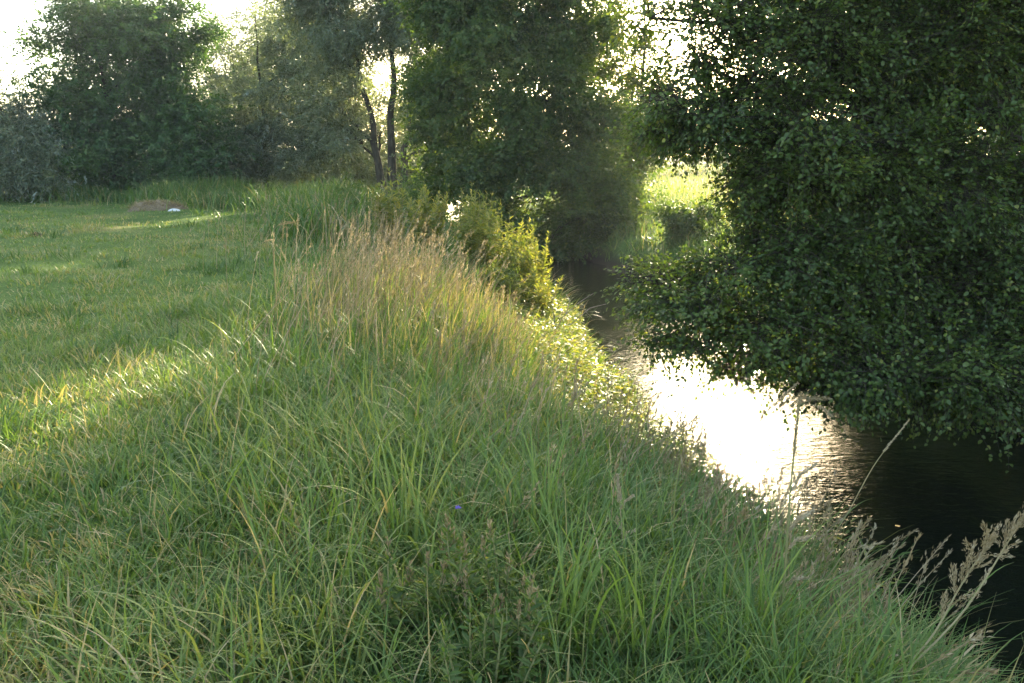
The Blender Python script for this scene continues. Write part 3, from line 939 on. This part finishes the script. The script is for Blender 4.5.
tuft('light green upright grass tuft left of the faded weeds', 392, 3.1, 22, .5, .8, .017, 1.6, .68)
tuft('broad bladed grass tuft at the bottom edge below the faded weeds', 500, 2.3, 22, .35, .55, .014, 2.5, .5)
tuft('grass tuft with long arching blades at the bottom centre right', 575, 2.4, 26, .45, .7, .015, .3, .5)
tuft('grass tuft with one silvery arching blade left of the feathery reed', 650, 2.4, 26, .45, .7, .015, 2.9, .52)
tuft('bright upright grass tuft right of the feathery reed', 815, 2.5, 26, .5, .8, .014, 1.4, .6)
tuft('broad grass tuft at the foot of the tawny plume', 905, 2.3, 24, .35, .6, .015, 1.0, .55)
tuft('tall grass tuft pointing at the water left of the thin wheat coloured spike', 770, 3.2, 22, .5, .9, .014, .5, .55)
tuft('dark arching grass tuft at the bottom right corner', 985, 2.45, 24, .35, .6, .013, .5, .4)
tuft('wide grass tuft between the violet flower and the pale seed stalk', 545, 3.1, 24, .45, .75, .015, 1.8, .58)


# ------------------------------------------------------------------ seed stalks, one thing each
def stalk(label, base_px, y, pts, heads, r=.0028, leaf=True, tone=.6, group='seed stalks standing out of the grass'):
    """pts: picture points of the stem above its base; heads: (length, n, spread, size, tone)"""
    b = gp(base_px, y)
    root = thing('seed_stalk', label, 'grass stalk', b, group)
    P = [b + np.array([0, 0, -.03])] + [at(px, py, y + dy) for px, py, dy in pts]
    P = np.array(P)
    s = np.linspace(0, len(P) - 1, 16)
    path = np.stack([np.interp(s, np.arange(len(P)), P[:, c]) for c in range(3)], 1)
    for _ in range(3):
        path[1:-1] = (path[:-2] + 2 * path[1:-1] + path[2:]) / 4
    m = MB()
    tube(m, path, np.linspace(r, r * .4, 16), 6, tone)
    for (frac, length, n, spread, size, tn, offs) in heads:
        k = min(int(frac * 15), 15)
        d = unit(path[min(k + 1, 15)] - path[max(k - 1, 0)])
        ax = unit(d + np.array(offs))
        tip = path[k] + ax * length * (.55 if frac < .99 else .15)
        if frac < .99:
            tube(m, np.array([path[k], tip]), [.001, .0006], 3, tone)
        hm = MB()
        if frac < .99:
            mid = path[k] + ax * length * .55
            ax2 = unit(ax + np.array([RNG.normal(.15, .2), RNG.normal(0, .2), -.55]))
            t2 = mid + ax2 * length * .55
            panicle(hm, mid, ax, length * .5, n, spread * .8, size * .85, tn)
            panicle(hm, t2, ax2, length * .55, n, spread, size * .85, tn)
            tube(m, np.array([mid, t2]), [.0008, .0005], 3, tone)
        else:
            panicle(hm, tip, ax, length * 1.1, int(n * 1.9), spread * .9, size * .85, tn)
        hm.build('seed_head', M_HEAD, root)
    m.build('stem', M_STEM, root, smooth=True)
    if leaf:
        for k, hd, ll in ((5, .3, .24), (3, 2.6, .3)):
            lm = MB()
            one = np.ones(1)
            blades(lm, path[k, 0] * one, path[k, 1] * one, ll * one, .009 * one, hd * one, .45 * one, 1.1 * one, .45 * one, nseg=6, z=path[k, 2] * one)
            lm.build('leaf', M_GRASS, root)
    return root


stalk('thin wheat coloured spike leaning right over the dark water', 800, 3.5, [(842, 525, 0), (873, 465, 0), (905, 425, 0)], [(1, .17, 90, .008, .013, .85, (0, 0, 0))])
stalk('arching stalk with a drooping feathery head over the bright water', 690, 4.0, [(720, 480, 0), (752, 422, 0), (790, 403, 0), (818, 404, 0), (829, 414, 0)],
      [(.55, .14, 70, .03, .017, .4, (-.2, 0, .4)), (.62, .16, 80, .03, .017, .4, (0, 0, .3)), (.72, .18, 80, .03, .017, .35, (.2, 0, .4)), (.85, .1, 50, .02, .016, .5, (0, 0, -.2)), (1, .08, 30, .012, .016, .6, (0, 0, 0))])
stalk('feathery grass stalk rising beside the drooping head', 700, 4.1, [(735, 470, 0), (760, 418, 0), (792, 388, 0)], [(.7, .1, 50, .02, .016, .4, (-.3, 0, .3)), (1, .24, 150, .035, .017, .4, (0, 0, 0))])
stalk('tawny many branched plume at the lower right corner', 912, 2.4, [(930, 645, 0), (952, 600, 0), (975, 562, 0), (992, 540, 0)],
      [(f, RNG.uniform(.07, .12), 34, .024, .016, RNG.uniform(.35, .6), (RNG.uniform(-.8, .9), RNG.uniform(-.3, .3), RNG.uniform(-.1, .5))) for f in np.linspace(.45, .95, 13)] + [(1, .10, 80, .014, .017, .55, (0, 0, 0))], r=.004, tone=.75)
stalk('second tawny plume reaching out of the right edge', 925, 2.45, [(960, 620, 0), (988, 575, 0), (1012, 535, 0), (1032, 505, 0)],
      [(f, RNG.uniform(.07, .11), 34, .022, .016, RNG.uniform(.35, .6), (RNG.uniform(-.8, .8), RNG.uniform(-.3, .3), RNG.uniform(-.1, .5))) for f in np.linspace(.62, .95, 8)] + [(1, .10, 70, .014, .016, .55, (0, 0, 0))], r=.004, tone=.75)
stalk('tall reed with one sided grey feathery tufts near the water', 772, 2.6, [(780, 630, 0), (786, 560, 0), (790, 490, 0), (799, 405, .05)],
      [(.45, .09, 130, .011, .016, .75, (.9, 0, .1)), (.56, .10, 140, .011, .016, .8, (.9, 0, .15)), (.66, .11, 150, .011, .016, .85, (.8, 0, .25)), (.76, .13, 160, .011, .016, .9, (.6, 0, .5)), (1, .2, 160, .009, .018, .5, (0, 0, 0))], r=.006, tone=.35)
stalk('pale fluffy seed stalk among the grass right of the faded weeds', 628, 3.0, [(624, 580, 0), (622, 530, 0), (618, 480, 0)],
      [(.6, .06, 120, .010, .014, .9, (.7, 0, .2)), (.72, .07, 120, .010, .014, .9, (-.6, 0, .2)), (.8, .07, 120, .010, .014, .9, (.6, 0, .2)), (1, .10, 220, .012, .015, .98, (0, 0, 0))], r=.004, tone=.8)
stalk('whitish fluffy stalk low at the foot of the tawny plume', 868, 2.35, [(878, 668, 0), (888, 648, 0)], [(.7, .05, 50, .01, .012, .85, (.9, 0, .1)), (1, .06, 60, .01, .012, .9, (0, 0, 0))])
stalk('short stalk with a bent pale head pointing left of the tawny plume', 835, 2.8, [(848, 590, 0), (862, 548, 0), (880, 543, 0)], [(1, .08, 50, .008, .012, .7, (0, 0, 0))])
stalk('yellow bent stalk leaning left, taller of the two beside the meadow', 303, 8.0, [(296, 300, 0), (284, 265, 0), (270, 240, 0), (264, 242, 0)], [(1, .1, 30, .02, .02, .5, (0, 0, 0))], tone=.5, r=.005)
stalk('yellow straight stalk beside the taller bent one at the meadow edge', 318, 7.8, [(306, 310, 0), (296, 280, 0), (281, 250, 0)], [(1, .12, 30, .02, .02, .5, (0, 0, 0))], tone=.5, r=.005)
stalk('brown seed stalk arching left over the meadow from the dry stand', 322, 8.6, [(318, 270, 0), (310, 232, 0), (296, 222, 0), (285, 224, 0)], [(.8, .16, 40, .03, .022, .3, (-.3, 0, .1)), (1, .14, 40, .03, .022, .3, (0, 0, 0))], tone=.5, r=.004)
stalk('pale straw leaning right at the bottom of the picture', 362, 2.5, [(352, 640, 0), (340, 600, 0), (333, 584, 0)], [(1, .05, 14, .008, .01, .7, (0, 0, 0))], tone=.95)
stalk('brown open panicle in the grass near the water edge', 690, 3.9, [(700, 530, 0), (708, 500, 0), (722, 478, 0)], [(.7, .12, 50, .03, .013, .3, (-.5, 0, .3)), (1, .18, 80, .04, .013, .3, (.2, 0, 0))])

# ------------------------------------------------------------------ dead twigs over the water
b = np.array([.75, 10.2, float(gz(.75, 10.2))])
root = thing('dead_branch', 'bare grey forked branch sticking out over the water', 'branch', b)
m = MB()
y0 = 10.2
for pts, r0 in (([(548, 350), (562, 318), (578, 303), (594, 293)], .010), ([(566, 314), (570, 300), (566, 294)], .006), ([(578, 303), (586, 312), (592, 318)], .006), ([(570, 325), (590, 308), (606, 304)], .007), ([(556, 330), (552, 305), (556, 292)], .006)):
    P = np.array([at(px, py, y0 + .1 * q) for q, (px, py) in enumerate(pts)])
    if r0 == .010:
        P = np.vstack([b[None] - np.array([0, 0, .05]), P])
    tube(m, P, np.linspace(r0, .003, len(P)), 6)
m.build('twigs', M_TWIG, root)

# floating leaf
p = on_plane(895, 526, WATER + .006)
m = MB()
leaves(m, p[None], np.array([[1, .2, 0]]), np.array([[0, 0, 1.0]]), .05, .035, .5, fold=.05)
m.v[0][:, 2] = np.maximum(m.v[0][:, 2], WATER + .004)
tag(m.build('fallen_leaf', M_FLOAT, origin=p), 'single yellow leaf floating on the dark water', 'leaf')


# heap, sheet, molehill
def dome(c, rx, ry, h, seed, n=26, k=10):
    m = MB()
    V = []
    for a in range(k + 1):
        rr_ = math.sin(a / k * PI / 2)
        for s in range(n):
            th_ = 2 * PI * s / n
            x_, y_ = c[0] + rx * rr_ * math.cos(th_), c[1] + ry * rr_ * math.sin(th_)
            z_ = c[2] - .05 + (h + .05) * math.cos(a / k * PI / 2) ** 1.2 * (.75 + .5 * float(vnoise(x_ * 3 + seed, y_ * 3, .7, seed)))
            V.append((x_, y_, z_))
    q = [[a * n + s, (a + 1) * n + s, (a + 1) * n + (s + 1) % n, a * n + (s + 1) % n] for a in range(k) for s in range(n)]
    m.add(V, q)
    return m


c = on_plane(158, 211, 0)
c[2] = float(gz(c[0], c[1]))
hy = thing('hay_heap', 'low brown heap of old hay at the edge of the meadow', 'heap', c)
dome(c, .95, .6, .3, 3).build('mound', M_HEAP, hy, smooth=True)
g = MB()
n = 900
a, q = RNG.uniform(0, 6.28, n), np.sqrt(RNG.random(n))
x, y = c[0] + .95 * q * np.cos(a), c[1] + .6 * q * np.sin(a)
blades(g, x, y, RNG.uniform(.1, .3, n), RNG.uniform(.012, .022, n), RNG.uniform(0, 6.28, n), RNG.uniform(.9, 1.5, n), RNG.uniform(0, .6, n), RNG.uniform(0.3, .8, n), z=c[2] + .27 * np.sqrt(np.maximum(0, 1 - q * q)))
g.build('loose_straw', M_DRY, hy)
p = on_plane(175, 212.5, 0)
p[2] = float(gz(p[0], p[1]))
w = dome(p, .24, .18, .07, 8, 18, 6)
tag(w.build('white_sheeting', M_WHITE, smooth=True, origin=p), 'small white crumpled sheet lying against the brown hay heap', 'sheet')
p = on_plane(36, 238, 0)
p[2] = float(gz(p[0], p[1]))
tag(dome(p, .15, .12, .07, 5, 18, 6).build('molehill', M_SOIL, smooth=True, origin=p), 'small dark brown molehill in the left meadow', 'molehill')

# ------------------------------------------------------------------ sky, sun, camera
w = bpy.data.worlds.new('World')
scene.world = w
w.use_nodes = True
nt = w.node_tree
bg = nt.nodes['Background']
sky = nt.nodes.new('ShaderNodeTexSky')
sky.sky_type = 'NISHITA'
sky.sun_disc = False
sky.sun_elevation = SUN_EL
sky.sun_rotation = SUN_AZ
sky.air_density = 1.0
sky.dust_density = 2.5
sky.ozone_density = 1.0
nt.links.new(sky.outputs[0], bg.inputs['Color'])
bg.inputs['Strength'].default_value = .15

# thin haze box round the whole scene, also standing in for lens-flare veil
bpy.ops.mesh.primitive_cube_add(size=1, location=(0, 640, 18))
hz = bpy.context.object
hz.name = 'haze'
hz.scale = (1900, 1800, 44)
hm_ = bpy.data.materials.new('haze_air')
hm_.use_nodes = True
hn = hm_.node_tree
hn.nodes.clear()
ho = hn.nodes.new('ShaderNodeOutputMaterial')
hv = hn.nodes.new('ShaderNodeVolumePrincipled')
hv.inputs['Color'].default_value = (.86, .94, 1, 1)
hv.inputs['Density'].default_value = HAZE
hv.inputs['Anisotropy'].default_value = .25
hn.links.new(hv.outputs[0], ho.inputs['Volume'])
hz.data.materials.append(hm_)
hz['kind'] = 'stuff'
tag(hz, 'thin pale haze, also standing in for the lens flare veil', 'haze', kind='stuff')

l = bpy.data.lights.new('sun', 'SUN')
l.energy = 5.0
l.angle = R_(.5)
l.color = (1, .90, .70)
lo = bpy.data.objects.new('sun', l)
COL.objects.link(lo)
lo.rotation_euler = Vector(-SUN).to_track_quat('-Z', 'Y').to_euler()

cam = bpy.data.cameras.new('camera')
cam.sensor_width = 36
cam.lens = F_PX / 1024 * 36
cam.clip_start = .05
cam.clip_end = 4000
co = bpy.data.objects.new('camera', cam)
COL.objects.link(co)
co.location = ORG
co.rotation_euler = (PI / 2 - PITCH, 0, 0)
scene.camera = co

vs = scene.view_settings
vs.view_transform = 'Standard'
vs.look = 'None'
vs.gamma = 1
vs.exposure = 2.6
vs.use_white_balance = True
vs.white_balance_temperature = 7300
vs.white_balance_tint = 6
c = scene.cycles
c.use_denoising = DENOISE
c.denoising_input_passes = 'RGB_ALBEDO_NORMAL'
c.denoising_prefilter = 'ACCURATE'
c.max_bounces = 7
c.diffuse_bounces = 3
c.glossy_bounces = 3
c.transmission_bounces = 4
c.sample_clamp_indirect = 1.2
c.caustics_reflective = False
c.caustics_refractive = False
